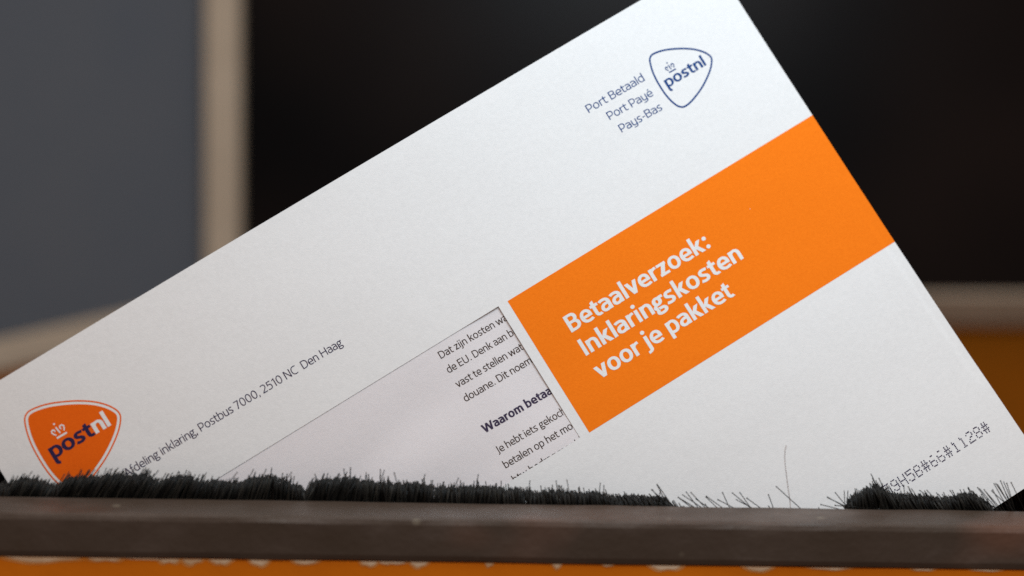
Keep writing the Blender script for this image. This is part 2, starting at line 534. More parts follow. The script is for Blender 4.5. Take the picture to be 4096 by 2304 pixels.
def glyph(ch, hx, hy):
    """outline of a character: (left bearing, width, right bearing, strokes)"""
    ov = 10
    yb, yt = hy - ov, XH - hy + ov
    st, rd = 62 - .35 * hx, 38 - .25 * hx
    D = []
    if ch == ' ':
        return 0, 205, 0, D
    if ch in 'nhmru':
        w = {'n': 375, 'h': 375, 'm': 620, 'r': 240, 'u': 372}[ch] + hx * .75
        x0, x1 = hx, w - hx
        if ch == 'u':
            return st - 4, w, st, [path(('M', x0, XH), ('L', x0, yb + 165), ('v', (x0 + x1) / 2 - 12, yb), ('h', x1, yb + 150)), path(('M', x1, XH), ('L', x1, 0))]
        D.append(path(('M', x0, 0), ('L', x0, ASC if ch == 'h' else XH)))
        if ch == 'r':
            D.append(path(('M', x0, yt - 175), ('v', w - 25, yt - 6), ('L', w, yt - 2)))
            return st, w, 8, D
        if ch == 'm':
            xm = w / 2
            D.append(path(('M', x0, yt - 150), ('v', (x0 + xm) / 2 + 14, yt), ('h', xm, yt - 150), ('L', xm, 0)))
            D.append(path(('M', xm, yt - 150), ('v', (x1 + xm) / 2 + 14, yt), ('h', x1, yt - 150), ('L', x1, 0)))
        else:
            D.append(path(('M', x0, yt - 160), ('v', (x0 + x1) / 2 + 16, yt), ('h', x1, yt - 165), ('L', x1, 0)))
        return st, w, st - 6, D
    if ch == 'o':
        w = 430 + hx * .7
        return rd, w, rd, [ell(hx, w - hx, yb, yt)]
    if ch in 'bpdq{':
        w = 408 + hx * .7
        x0, x1 = hx, w - hx
        if ch == 'd':
            return rd, w, st, [path(('M', x1, 0), ('L', x1, ASC)),
                               path(('M', x1, yt - 110), ('C', x1 - 40, yt - 10, x1 - 110, yt, (x0 + x1) / 2 - 6, yt), ('h', x0, XH / 2), ('v', (x0 + x1) / 2 - 6, yb), ('C', x1 - 110, yb, x1 - 40, yb + 10, x1, yb + 110))]
        top = ASC if ch == 'b' else XH
        if ch == 'b':
            D.append(path(('M', x0, 0), ('L', x0, top)))
        elif ch == 'p':
            D.append(path(('M', x0, DESC), ('L', x0, top)))
        else:
            D.append(path(('M', x0, top), ('L', x0, DESC + 10), ('C', x0 + 2, DESC - 30, x0 + 30, DESC - 60, x0 + 105, DESC - 66)))
        D.append(path(('M', x0, yt - 110), ('C', x0 + 40, yt - 10, x0 + 110, yt, (x0 + x1) / 2 + 6, yt), ('h', x1, XH / 2), ('v', (x0 + x1) / 2 + 6, yb), ('C', x0 + 110, yb, x0 + 40, yb + 10, x0, yb + 60)))
        return st, w, rd, D
    if ch == 'c':
        w = 345 + hx * .6
        return rd, w, 12, [path(('M', w - 6, yt - 30), ('C', w - 60, yt, w - 110, yt, w * .57, yt), ('h', hx, XH / 2), ('v', w * .57, yb), ('C', w - 110, yb, w - 60, yb + 4, w - 6, yb + 34))]
    if ch in 'e\u00e9':
        w = 412 + hx * .7
        x0, x1 = hx, w - hx
        ym = XH * .47
        D = [path(('M', x0 + 6, ym), ('L', x1 - 4, ym)),
             path(('M', x1, ym - hy), ('L', x1, XH * .56), ('v', w * .51, yt), ('h', x0, XH / 2), ('v', w * .56, yb), ('C', w - 130, yb, w - 80, yb + 8, w - 26, yb + 38))]
        if ch != 'e':
            D.append(diag(w * .45, XH + 70, w * .62, XH + 190, hx * 1.25))
        return rd, w, 30 - .2 * hx, D
    if ch == 'a':
        w = 372 + hx * .75
        x0, x1 = hx, w - hx
        return rd - 6, w, st - 10, [
            path(('M', 28, yt - 34), ('C', 90, yt, 130, yt, w * .47, yt), ('h', x1, yt - 150), ('L', x1, 0)),
            path(('M', x1, XH * .575 - 4), ('L', w * .55, XH * .575 - 4), ('h', x0, XH * .29), ('v', w * .44, yb), ('C', w * .62, yb, x1 - 40, yb + 40, x1, yb + 95))]
    if ch == 'g':
        w = 418 + hx * .65
        c = w * .44
        hy2 = hy * .88
        r = 165 + hx * .12
        lo = 175
        return rd - 8, w, 4, [
            ell(c - r - 8 + hx, c + r + 8 - hx, lo + hy2, XH + ov - hy2),
            path(('M', c + r * .55, XH - 62), ('C', c + r * .8, XH - 30, w - 40, XH - hy2, w + 8, XH - hy2 + 4)),
            path(('M', c - r * .5, lo + 42), ('C', c - r * 1.15, lo - 10, c - r * 1.1, 62 + hy * .2, c - r * .2, 62), ('L', w * .58, 60), ('h', w - 16 - hx, -52), ('v', w * .46, DESC + hy2), ('h', 6 + hx, -72), ('v', c - r * .2, 62))]
    if ch == 'f':
        w = 262 + hx * .3
        xx = 70 + hx
        return 14, w, -6, [path(('M', w, ASC - hy - 2), ('L', w - 30, ASC - hy), ('h', xx, ASC - 165), ('L', xx, 0)), path(('M', 0, XH - hy), ('L', w - 24, XH - hy))]
    if ch == 't':
        w = 285 + hx * .5
        xx = 68 + hx
        return 10, w, 10, [('P', [(xx - hx, XH + 108), (xx + hx, XH + 150), (xx + hx, 160), (xx - hx, 160)]),
                           path(('M', xx, 162), ('v', w * .72, yb), ('C', w * .8, yb, w * .9, yb + 4, w - 4, yb + 18)),
                           path(('M', 0, XH - hy), ('L', w - 10, XH - hy))]
    if ch == 'i':
        return st, 2 * hx, st, [path(('M', hx, 0), ('L', hx, XH)), dot(hx, XH + 95 + hx * 1.1, hx * 1.22)]
    if ch == 'l':
        return st, 2 * hx, st, [path(('M', hx, 0), ('L', hx, ASC))]
    if ch == 'j':
        return st + 8, 2 * hx, st, [path(('M', hx, XH), ('L', hx, -50), ('v', -95, DESC + hy)), dot(hx, XH + 95 + hx * 1.1, hx * 1.22)]
    if ch == 'k':
        w = 372 + hx * 1.0
        return st, w, 2, [path(('M', hx, 0), ('L', hx, ASC)), diag(2 * hx + 5, XH * .44, w - 28 - hx, XH, hx * 1.28), diag(w * .40 + hx * .2, XH * .56, w - hx * 1.2, 0, hx * 1.22)]
    if ch == 's':
        w = 335 + hx * .7
        x0, x1 = hx, w - hx
        return 26, w, 26, [path(('M', w - 26, yt - 26), ('C', w - 90, yt, w * .62, yt, w * .52, yt), ('C', x0 - 14, yt, x0 - 8, XH * .6, w * .36, XH * .545), ('L', w * .6, XH * .46),
                                ('C', x1 + 14, XH * .38, x1 + 10, yb, w * .46, yb), ('C', w * .34, yb, 90, yb + 2, 16, yb + 34))]
    if ch == 'v':
        w = 415 + hx * .9
        return 4, w, 4, [diag(hx * 1.1, XH, w / 2, 0, hx * 1.1), diag(w - hx * 1.1, XH, w / 2, 0, hx * 1.1)]
    if ch == 'w':
        w = 640 + hx * 1.1
        q = hx * 1.05
        return 4, w, 4, [diag(q, XH, w * .27, 0, q), diag(w * .5, XH - 30, w * .27, 0, q), diag(w * .5, XH - 30, w * .73, 0, q), diag(w - q, XH, w * .73, 0, q)]
    if ch == 'y':
        w = 372 + hx * .75
        x0, x1 = hx, w - hx
        return st - 4, w, st, [path(('M', x0, XH), ('L', x0, yb + 165), ('v', (x0 + x1) / 2 - 12, yb), ('h', x1, yb + 150)),
                               path(('M', x1, XH), ('L', x1, -30), ('v', w * .42, DESC + hy), ('L', 30, DESC + hy))]
    if ch == 'z':
        w = 335 + hx * .7
        return 28, w, 28, [path(('M', 4, XH - hy), ('L', w - 4, XH - hy)), path(('M', 0, hy), ('L', w, hy)), diag(w - hx * 1.5, XH - hy * 1.4, hx * 1.5, hy * 1.4, hx * 1.3)]
    if ch == 'I':
        return 78 - .4 * hx, 2 * hx, 70 - .4 * hx, [path(('M', hx, 0), ('L', hx, CAP))]
    if ch in 'BPD':
        w = {'B': 440, 'P': 430, 'D': 520}[ch] + hx * .6
        x0, x1 = hx, w - hx
        t, z = CAP - hy, hy
        D = [path(('M', x0, 0), ('L', x0, CAP))]
        if ch == 'D':
            D.append(path(('M', x0, t), ('L', w * .42, t), ('h', x1, CAP / 2), ('v', w * .42, z), ('L', x0, z)))
        elif ch == 'P':
            D.append(path(('M', x0, t), ('L', w * .52, t), ('h', x1, CAP * .68), ('v', w * .52, CAP * .38), ('L', x0, CAP * .38)))
        else:
            m = CAP * .52
            D.append(path(('M', x0, t), ('L', w * .5, t), ('h', x1 - 22, (t + m) / 2), ('v', w * .5, m), ('L', x0, m)))
            D.append(path(('M', w * .5, m), ('h', x1, (z + m) / 2), ('v', w * .5, z), ('L', x0, z)))
        return 76 - .4 * hx, w, 30, D
    if ch == 'A':
        w = 540 + hx * .9
        q = hx * 1.08
        return 4, w, 4, [diag(q, 0, w / 2, CAP, q), diag(w - q, 0, w / 2, CAP, q), path(('M', w * .22, CAP * .3), ('L', w * .78, CAP * .3))]
    if ch == 'N':
        w = 520 + hx * .6
        return 76 - .4 * hx, w, 76 - .4 * hx, [path(('M', hx, 0), ('L', hx, CAP)), path(('M', w - hx, 0), ('L', w - hx, CAP)), diag(hx * 1.1, CAP, w - hx * 1.1, 0, hx * 1.1)]
    if ch == 'H':
        w = 520 + hx * .6
        return 76 - .4 * hx, w, 76 - .4 * hx, [path(('M', hx, 0), ('L', hx, CAP)), path(('M', w - hx, 0), ('L', w - hx, CAP)), path(('M', hx, CAP * .52), ('L', w - hx, CAP * .52))]
    if ch == 'E':
        w = 390 + hx * .5
        return 76 - .4 * hx, w, 30, [path(('M', hx, 0), ('L', hx, CAP)), path(('M', hx, CAP - hy), ('L', w, CAP - hy)), path(('M', hx, CAP * .53), ('L', w - 30, CAP * .53)), path(('M', hx, hy), ('L', w, hy))]
    if ch == 'U':
        w = 510 + hx * .6
        return 70, w, 70, [path(('M', hx, CAP), ('L', hx, 210), ('v', w / 2, yb), ('h', w - hx, 210), ('L', w - hx, CAP))]
    if ch == 'C':
        w = 470 + hx * .6
        yT = CAP - hy + ov
        return 42, w, 16, [path(('M', w - 6, yT - 36), ('C', w - 70, yT, w - 130, yT, w * .58, yT), ('h', hx, CAP / 2), ('v', w * .58, yb), ('C', w - 130, yb, w - 70, yb + 4, w - 6, yb + 40))]
    if ch == 'W':
        w = 820 + hx * 1.1
        q = hx * 1.05
        return 4, w, 4, [diag(q, CAP, w * .27, 0, q), diag(w * .5, CAP - 20, w * .27, 0, q), diag(w * .5, CAP - 20, w * .73, 0, q), diag(w - q, CAP, w * .73, 0, q)]
    if ch == 'J':
        return 66, 2 * hx, 70, [path(('M', hx, CAP), ('L', hx, -10), ('v', -105, -140 + hy))]
    if ch == '0':
        w = 440 + hx * .5
        return 44, w, 44, [ell(hx, w - hx, yb, CAP - hy + ov)]
    if ch == '1':
        w = 215 + hx * .5
        return 60, w, 90, [path(('M', w - hx, 0), ('L', w - hx, CAP)), path(('M', 4, CAP - 130), ('L', w - hx, CAP - hy * 1.2))]
    if ch == '2':
        w = 425 + hx * .4
        yT = CAP - hy + ov
        return 46, w, 40, [path(('M', 16, yT - 44), ('C', 90, yT, 140, yT, w * .46, yT), ('h', w - 22 - hx, CAP * .72), ('C', w - 22 - hx, CAP * .5, w * .4, CAP * .28, hx + 6, hy * 1.6)), path(('M', 8, hy), ('L', w, hy))]
    if ch == '5':
        w = 410 + hx * .4
        return 50, w, 42, [path(('M', w - 26, CAP - hy), ('L', 48 + hx, CAP - hy), ('L', 36 + hx, CAP * .56), ('C', 120, CAP * .61, 150, CAP * .615, w * .48, CAP * .615), ('h', w - hx, CAP * .31), ('v', w * .44, yb), ('C', w * .3, yb, 80, yb + 4, 8, yb + 34))]
    if ch == '7':
        w = 400 + hx * .4
        return 34, w, 30, [path(('M', 0, CAP - hy), ('L', w, CAP - hy)), diag(w - hx * 1.2, CAP - hy * 1.2, w * .34, 0, hx * 1.15)]
    if ch == '.':
        return 58, 2.4 * hx, 50, [dot(hx * 1.2, hx * 1.15, hx * 1.25)]
    if ch == ',':
        return 50, 2.4 * hx, 46, [diag(hx * 1.5, hx * 2.2, hx * .4, -105, hx * 1.0)]
    if ch == ':':
        return 60, 2.4 * hx, 50, [dot(hx * 1.2, hx * 1.15, hx * 1.25), dot(hx * 1.2, XH - hx * 1.15, hx * 1.25)]
    if ch == '-':
        return 40, 210, 40, [path(('M', 0, 268), ('L', 210, 268))]
    raise ValueError(ch)


def mesh_stroke(V, F, st, hx, hy, tf, h):
    """one stroke -> faces; tf maps font units to mm on the sheet, h is the height above it"""
    kind, pts = st
    k = len(V)
    if kind == 'P':
        V += [tf(x, y, h) for x, y in pts]
        F.append(tuple(range(k, k + len(pts))))
        return
    clean = [pts[0]]
    for q in pts[1:]:
        if math.hypot(q[0] - clean[-1][0], q[1] - clean[-1][1]) > 1e-4:
            clean.append(q)
    pts = clean
    n = len(pts)
    closed = kind == 'O'
    for i, (x, y) in enumerate(pts):
        a = pts[i - 1] if (i > 0 or closed) else pts[i]
        c = pts[(i + 1) % n] if (i < n - 1 or closed) else pts[i]
        d1_ = Vector((x - a[0], y - a[1])); d2_ = Vector((c[0] - x, c[1] - y))
        if d1_.length < 1e-6: d1_ = d2_.copy()
        if d2_.length < 1e-6: d2_ = d1_.copy()
        t = (d1_.normalized() + d2_.normalized())
        t = t.normalized() if t.length > 1e-3 else d1_.normalized()
        m = 1 / max(.5, t.dot(d1_.normalized()))
        ox, oy = -t.y * hx * m, t.x * hy * m
        V.append(tf(x + ox, y + oy, h)); V.append(tf(x - ox, y - oy, h))
    for i in range(n if closed else n - 1):
        a, b_ = k + 2 * i, k + 2 * ((i + 1) % n)
        F.append((a, a + 1, b_ + 1, b_))


def layout(text, hx, hy, track=0.0):
    x = 0.0
    res = []
    for ch in text:
        l, w, r, D = glyph(ch, hx, hy)
        res.append((ch, x + l, w, D))
        x += l + w + r + track
    return res


def write(name, text, anchors, cap, hx, hy, mat, parent, fn, lift=.05, track=0.0, colours=None):
    """anchors: ((char index, 'l' or 'r', x, y), (…)) fix the horizontal scale, start and slope; cap is in mm"""
    lay = layout(text, hx, hy, track)
    def ax(i, side):
        return lay[i][1] + (0 if side == 'l' else lay[i][2])
    (i0, s0, px0, py0), (i1, s1, px1, py1) = anchors
    u0, u1 = ax(i0, s0), ax(i1, s1)
    sx = (px1 - px0) / (u1 - u0)
    sl = (py1 - py0) / (px1 - px0)
    sy = cap / CAP
    mats = colours or [(0, len(text), mat, name)]
    made = []
    for a, b_, m, nm in mats:
        V, F = [], []
        cnt = 0
        for ch, gx, w, D in lay[a:b_]:
            for st in D:
                cnt += 1
                lev = lift + .0035 * (cnt % 5)
                def tf(x, y, h, gx=gx):
                    X = px0 + (gx + x - u0) * sx
                    return fn(X, py0 + (X - px0) * sl + y * sy, h)
                mesh_stroke(V, F, st, hx, hy, tf, lev)
        made.append(obj(nm, V, F, m, parent))
    return made


# ------------------------------------------------------------------ print on the envelope
band = patch("orange_band", -96.3, 0.0, -90.15, -50.0, .03, M_orange, env, S,
             xsv=lin(-96.3, -8, 1.5) + lin(-8, 0, .4) + [0.0])
BH = (66, 54)
write("headline_text", "Betaalverzoek:", ((0, 'l', -86.34, -65.75), (13, 'r', -42.75, -65.8)), 4.66, *BH, M_paper, band, S, .07)
write("headline_text", "Inklaringskosten", ((0, 'l', -86.34, -72.86), (15, 'r', -36.94, -72.84)), 4.66, *BH, M_paper, band, S, .07)
write("headline_text", "voor je pakket", ((0, 'l', -86.6, -79.95), (13, 'r', -44.4, -79.88)), 4.66, *BH, M_paper, band, S, .07)
# one tiny white fleck in the print
V, F = [], []
mesh_stroke(V, F, dot(0, 0, .09), 1, 1, lambda x, y, h: S(-28.4 + x, -62.6 + y, h), .06)
obj("print_fleck", V, F, M_paper, band)

LT = (38, 36)
write("postage_text", "Port Betaald", ((0, 'l', -51.43, -18.86), (11, 'r', -33.75, -19.0)), 2.22, *LT, M_blue, env, S)
write("postage_text", "Port Pay\u00e9", ((0, 'l', -47.6, -23.28), (8, 'r', -33.9, -23.6)), 2.22, *LT, M_blue, env, S)
write("postage_text", "Pays-Bas", ((0, 'l', -46.65, -27.75), (7, 'r', -33.8, -28.08)), 2.22, *LT, M_blue, env, S)

RG = (37, 34)
ADDR = "Afdeling inklaring, Postbus 7000, 2510 NC  Den Haag"
write("return_address", ADDR, ((20, 'l', -180.95, -37.55), (47, 'l', -144.75, -37.58)), 2.16, *RG, M_navy, env, S)

# shield emblem outline (mm), read round the rim
OUT = [(-30.02, -15.18), (-29.2, -14.19), (-27.88, -13.87), (-25.22, -14.38), (-22.55, -15.46), (-19.76, -16.94), (-17.2, -18.8), (-15.48, -20.8),
       (-14.77, -22.61), (-15.42, -24.08), (-17.29, -25.93), (-20.55, -28.07), (-23.72, -29.51), (-26.54, -30.41), (-28.49, -30.55), (-29.35, -30.15),
       (-30.21, -29.17), (-30.98, -26.88), (-31.33, -23.93), (-31.25, -20.32), (-30.84, -17.63)]


def spline(pts, sub=8):
    n = len(pts)
    res = []
    for i in range(n):
        p0, p1, p2, p3 = (Vector(pts[(i + d) % n]) for d in (-1, 0, 1, 2))
        for s in range(sub):
            t = s / sub
            res.append(.5 * ((2 * p1) + (p2 - p0) * t + (2 * p0 - 5 * p1 + 4 * p2 - p3) * t * t + (3 * p1 - p0 - 3 * p2 + p3) * t ** 3))
    for _ in range(6):
        res = [(res[i - 1] + 2 * res[i] + res[(i + 1) % len(res)]) / 4 for i in range(len(res))]
    return res


def inset(pts, d):
    n = len(pts)
    res = []
    for i in range(n):
        t = (pts[(i + 1) % n] - pts[i - 1]).normalized()
        res.append(pts[i] + Vector((t.y, -t.x)) * d)       # rim runs clockwise: inside is to the right
    return res


def ring_mesh(name, pts, half, h, mat, parent):
    V, F = [], []
    a, b_ = inset(pts, -half), inset(pts, half)
    n = len(pts)
    for i in range(n):
        V.append(S(a[i].x, a[i].y, h)); V.append(S(b_[i].x, b_[i].y, h))
    for i in range(n):
        j = (i + 1) % n
        F.append((2 * i, 2 * i + 1, 2 * j + 1, 2 * j))
    return obj(name, V, F, mat, parent)


def fill_mesh(name, pts, h, mat, parent):
    c = sum(pts, Vector((0, 0))) / len(pts)
    n = len(pts)
    V, F = [], []
    R = 14
    for r in range(1, R + 1):
        for p in pts:
            q = c + (p - c) * (r / R)
            V.append(S(q.x, q.y, h))
    V.append(S(c.x, c.y, h))
    for r in range(R - 1):
        for i in range(n):
            j = (i + 1) % n
            F.append((r * n + i, r * n + j, (r + 1) * n + j, (r + 1) * n + i))
    for i in range(n):
        F.append((len(V) - 1, (i + 1) % n, i))
    return obj(name, V, F, mat, parent)


# crown, drawn in badge millimetres; mapped for the stamp by a similarity
CR = [('S', [(-212.78, -19.92), (-209.86, -19.96)], .24),
      ('D', (-211.50, -16.50), .26),
      ('S', [(-211.36, -19.20), (-211.60, -17.35)], .19),
      ('S', [(-212.50, -19.22), (-212.95, -18.65), (-213.16, -18.2), (-213.02, -17.75), (-212.6, -17.62), (-212.3, -17.82), (-212.28, -18.3)], .17),
      ('S', [(-210.22, -19.18), (-209.85, -18.6), (-209.68, -18.0), (-210.05, -17.62), (-210.55, -17.66), (-210.75, -17.95), (-210.66, -18.5)], .17)]


def crown_mesh(name, tfm, scale, h, mat, parent):
    V, F = [], []
    for q, c in enumerate(CR):
        if c[0] == 'D':
            mesh_stroke(V, F, dot(c[1][0], c[1][1], c[2]), 1, 1, lambda x, y, hh: S(*tfm(x, y), hh), h)
        else:
            mesh_stroke(V, F, ('S', c[1]), c[2], c[2], lambda x, y, hh: S(*tfm(x, y), hh), h + .003 * q)
    return obj(name, V, F, mat, parent)


rim_pts = spline(OUT)
st_em = ring_mesh("postage_emblem", inset(rim_pts, .18), .23, .05, M_blue, env)
st_em["label"] = "blue outlined postage emblem"
EM = (48, 44)
write("emblem_lettering", "{ostnl", ((0, 'l', -29.55, -23.78), (5, 'r', -17.12, -23.85)), 2.98, 62, 54, M_blue, st_em, S, .05, track=-10)
ks = 2.2 / 2.98 * 1.0
def to_stamp(x, y):
    return (-26.0 + (x + 211.35) * .735, -20.52 + (y + 19.94) * .735)
crown_mesh("crown", to_stamp, .735, .05, M_blue, st_em)

bad_pts = [Vector((-207.68 + (p.x + 23.05) * 1.419, -10.24 + (p.y + 13.87) * 1.419)) for p in rim_pts]
badge = fill_mesh("orange_emblem", inset(bad_pts, 1.02), .03, M_badge, env)
badge["label"] = "orange shield emblem with navy and white lettering"
ring_mesh("emblem_rim", inset(bad_pts, .17), .19, .03, M_badge, badge)
write("emblem_lettering", "{ostnl", ((0, 'l', -216.2, -24.0), (5, 'r', -199.4, -24.22)), 4.05, 70, 60, M_navy, badge, S, .07, track=-22,
      colours=[(0, 4, M_navy, "emblem_lettering"), (4, 6, M_paper, "emblem_lettering")])
crown_mesh("crown", lambda x, y: (x, y), 1, .07, M_paper, badge)

# dot matrix sorting code
DM = {'5': "XXXXX X.... XXXX. ....X ....X X...X .XXX.", '9': ".XXX. X...X X...X .XXXX ....X X...X .XXX.", 'H': "X...X X...X X...X XXXXX X...X X...X X...X",
      'B': ".XXX. X...X X...X XXXX. X...X X...X XXXX.", '#': ".X.X. .X.X. XXXXX .X.X. XXXXX .X.X. .X.X.", '6': "..XX. ..... X.... XXXX. X...X X...X .XXX.",
      '1': ".X... .XX.. ..X.. ..X.. ..X.. ..X.. .XXX.", '2': ".XXX. X...X ....X ..XX. .X... X.... XXXXX", '8': ".XXX. X...X X...X .XXX. X...X X...X .XXX."}
V, F = [], []
for i, ch in enumerate("59H5B#66#1128#"):
    for r, row in enumerate(DM[ch].split()):
        for c, q in enumerate(row):
            if q == 'X':
                X = -39.15 + 2.369 * i + .385 * c + random.uniform(-.03, .03)
                Y = -142.2 - .457 * r + random.uniform(-.03, .03) - .0
                mesh_stroke(V, F, dot(0, 0, random.uniform(.17, .21)), 1, 1, lambda x, y, h: S(X + x, Y + y, h), .04)
obj("sorting_code", V, F, M_dots, env)

# ------------------------------------------------------------------ letter inside
let = thing("letter_sheet", "white letter with dark printed text showing through the envelope's window", "letter", matrix=env_m)
patch("paper_sheet", -221, -8, -152, -10, 0, M_letter, let, Ssheet, 1.5)
TX = (46, 42)
sl = -.021
def para(text, x, y, i, xi, name="printed_line", cap=1.98, wt=TX, mat=M_brown, side='l'):
    write(name, text, ((0, 'l', x, y), (i, side, xi, y + sl * (xi - x))), cap, *wt, mat, let, Ssheet, .03)
para("Dat zijn kosten waarvoor", -118.9, -53.78, 16, -101.8)
para("de EU. Denk aan bij", -119.15, -58.0, 16, -100.6)
para("vast te stellen wat", -119.15, -62.42, 18, -99.2, side='r')
para("douane. Dit noemen", -119.35, -66.6, 15, -99.1, side='r')
para("Waarom betaal", -119.4, -76.1, 7, -106.55, "printed_heading", 2.32, (74, 62), M_navy)
para("Je hebt iets gekocht", -118.85, -82.38, 8, -110.75)
para("betalen op het moment", -119.55, -86.6, 11, -106.9)
para("btw bedrag moet i", -119.55, -91.05, 4, -114.5)
write("printed_line", "E", ((0, 'l', -168.2, -65.4), (0, 'r', -166.9, -65.42)), 1.98, *TX, M_brown, let, Ssheet, .03)

# ------------------------------------------------------------------ brush
env_inv = env_m.inverted()
bar_inv = bar_m.inverted()


def keep_front(p, gap):
    """p in bar-local metres; stay in front of the paper"""
    q = env_inv @ (bar_m @ p)
    X, Y = q.x / MM - OX, q.y / MM - OY
    if -W - 2 < X < 2 and -H - 2 < Y < 2:
        need = (bend(X, Y) + gap) * MM
        if q.z < need:
            q.z = need
            return bar_inv @ (env_m @ q)
    return p


def keep_back(p, gap):
    q = env_inv @ (bar_m @ p)
    X, Y = q.x / MM - OX, q.y / MM - OY
    if -W - 2 < X < 2 and -H - 2 < Y < 2:
        top = (bend(X, Y) - 2.8 - gap) * MM
        if q.z > top:
            q.z = top
            return bar_inv @ (env_m @ q)
    return p


def hair_tube(V, F, pts, r0, r1, sides=4, tip=1.0):
    k0 = len(V)
    n = len(pts)
    for i, p in enumerate(pts):
        t = (pts[min(i + 1, n - 1)] - pts[max(i - 1, 0)]).normalized()
        a = t.cross(Vector((0, 1, 0)))
        a = a.normalized() if a.length > 1e-6 else Vector((1, 0, 0))
        b_ = t.cross(a)
        r = r0 + (r1 - r0) * i / (n - 1)
        if i == n - 1:
            r *= tip
        for s in range(sides):
            an = 2 * math.pi * s / sides + .5
            V.append(p + (a * math.cos(an) + b_ * math.sin(an)) * r)
    for i in range(n - 1):
        for s in range(sides):
            a, b_ = k0 + i * sides + s, k0 + i * sides + (s + 1) % sides
            F.append((a, b_, b_ + sides, a + sides))
    F.append(tuple(k0 + (n - 1) * sides + s for s in range(sides)))


def strand_shade(o):
    """one random grey per bristle (each bristle is one island of consecutive vertices)"""
    me = o.data
    parent = list(range(len(me.vertices)))
    def find(a):
        while parent[a] != a:
            parent[a] = parent[parent[a]]; a = parent[a]
        return a
    for e_ in me.edges:
        a, b_ = find(e_.vertices[0]), find(e_.vertices[1])
        if a != b_:
            parent[max(a, b_)] = min(a, b_)
    rg = random.Random(5)
    val = {}
    att = me.attributes.new("strand", 'FLOAT', 'POINT')
    for i in range(len(parent)):
        r = find(i)
        if r not in val:
            val[r] = rg.random()
        att.data[i].value = val[r]


def X_of(px_):                      # source-pixel column at the bar -> mm along the bar
    return (px_ - 2048) * 575.0 / 9102.0


def interp(tab, x):
    if x <= tab[0][0]:
        return tab[0][1]
    for (a, ya), (b_, yb_) in zip(tab, tab[1:]):
        if x <= b_:
            return ya + (yb_ - ya) * (x - a) / (b_ - a)
    return tab[-1][1]


# visible bristle height above the bar (mm) along the bar (source pixel columns)
HT = [(-300, 3.0), (0, 2.9), (40, 3.2), (60, 4.6), (115, 5.2), (175, 4.4), (205, 3.2), (235, 3.3), (262, 5.2), (315, 6.1), (380, 5.8), (410, 6.2), (466, 6.6), (580, 6.6), (612, 5.3),
      (640, 5.2), (700, 6.2), (757, 6.2), (775, 5.5), (815, 5.2), (900, 5.1), (943, 5.1), (990, 6.0), (1078, 6.6), (1135, 5.7), (1170, 4.6), (1192, 4.0), (1202, 2.4), (1218, 2.2), (1224, 4.0), (1235, 5.0), (1280, 6.2),
      (1400, 6.6), (1445, 5.8), (1530, 5.5), (1650, 5.3), (1735, 4.5), (1815, 4.3), (1850, 4.9), (1955, 4.9), (2000, 3.9), (2045, 4.6), (2115, 3.5), (2175, 3.5), (2220, 3.9), (2260, 3.4),
      (2320, 3.1), (2385, 3.5), (2410, 2.4), (2470, 2.3), (2525, 2.4), (2580, 1.9), (2640, 1.4), (2690, .2), (2760, -.8), (3300, -1.5), (3370, -.5), (3395, 2.6), (3412, 3.9), (3440, 4.8),
      (3480, 6.6), (3500, 7.2), (3520, 5.6), (3545, 4.7), (3590, 4.4), (3650, 4.1), (3700, 3.8), (3737, 3.0), (3790, 3.4), (3850, 4.6), (3880, 4.7), (3910, 4.2), (3940, 2.8), (3972, .6),
      (3990, -1), (4050, -1), (4300, -1)]
# sideways lean: tangent, + is to the right
LEAN = [(-300, .5), (0, .5), (300, .62), (700, .5), (1000, .35), (1170, .15), (1200, -.05), (1225, .45), (1290, .25), (1500, .1), (1800, .05), (2100, -.08), (2300, -.2), (2450, -.45), (2650, -.8),
        (3000, -1.0), (3350, -.7), (3420, -.32), (3520, -.45), (3700, -.62), (3850, -.62), (3970, -.75), (4300, -.6)]

rnd = random.random
V, F = [], []
z0 = -9.5
for q in range(8200):
    px_ = -250 + 4500 * rnd()
    tuft = random.Random(int(math.floor((px_ + 300) / 15.0)) * 7 + 3)
    tj = tuft.gauss(0, 1), tuft.gauss(0, 1)
    px_ = px_ + (((px_ + 300) % 15.0) - 7.5) * -.25
    lean = interp(LEAN, px_) + .10 * tj[1]
    ht = interp(HT, px_)
    if ht > 1:
        ht += .27 * max(-1.6, min(1.3, tj[0]))
    if ht < .1 and rnd() < .8:
        continue
    y = .35 + 3.6 * rnd()
    # clumps: neighbours share a twist and a length
    ht -= .65 if ht > 2 else .3
    cl = pnoise(Vector((px_ * .035, y * .5, .7)))
    cl2 = pnoise(Vector((px_ * .10, y * .9, 5.2)))
    top = ht - .25 + .55 * cl2 - abs(random.gauss(0, .6)) - (.12 * y)
    if rnd() < .05:
        top = ht + rnd() * .9
    la = lean + .16 * cl + .10 * cl2 + random.gauss(0, .07)
    if rnd() < .03:
        la += random.gauss(0, .3)
    tx = X_of(px_)
    L = top - z0
    pts = []
    for s in range(5):
        t = s / 4
        z = z0 + L * t
        x = tx - la * (top - z) * (1.0 - .25 * (1 - t)) + .12 * math.sin(3 * t + q)
        p = Vector((x * MM, (y + (.5 + 1.5 * rnd()) * .3 * t) * MM, z * MM))
        pts.append(keep_front(p, .15 + .12 * (q % 9)))
    hair_tube(V, F, pts, .125 * MM, .12 * MM, 4, 1.15)


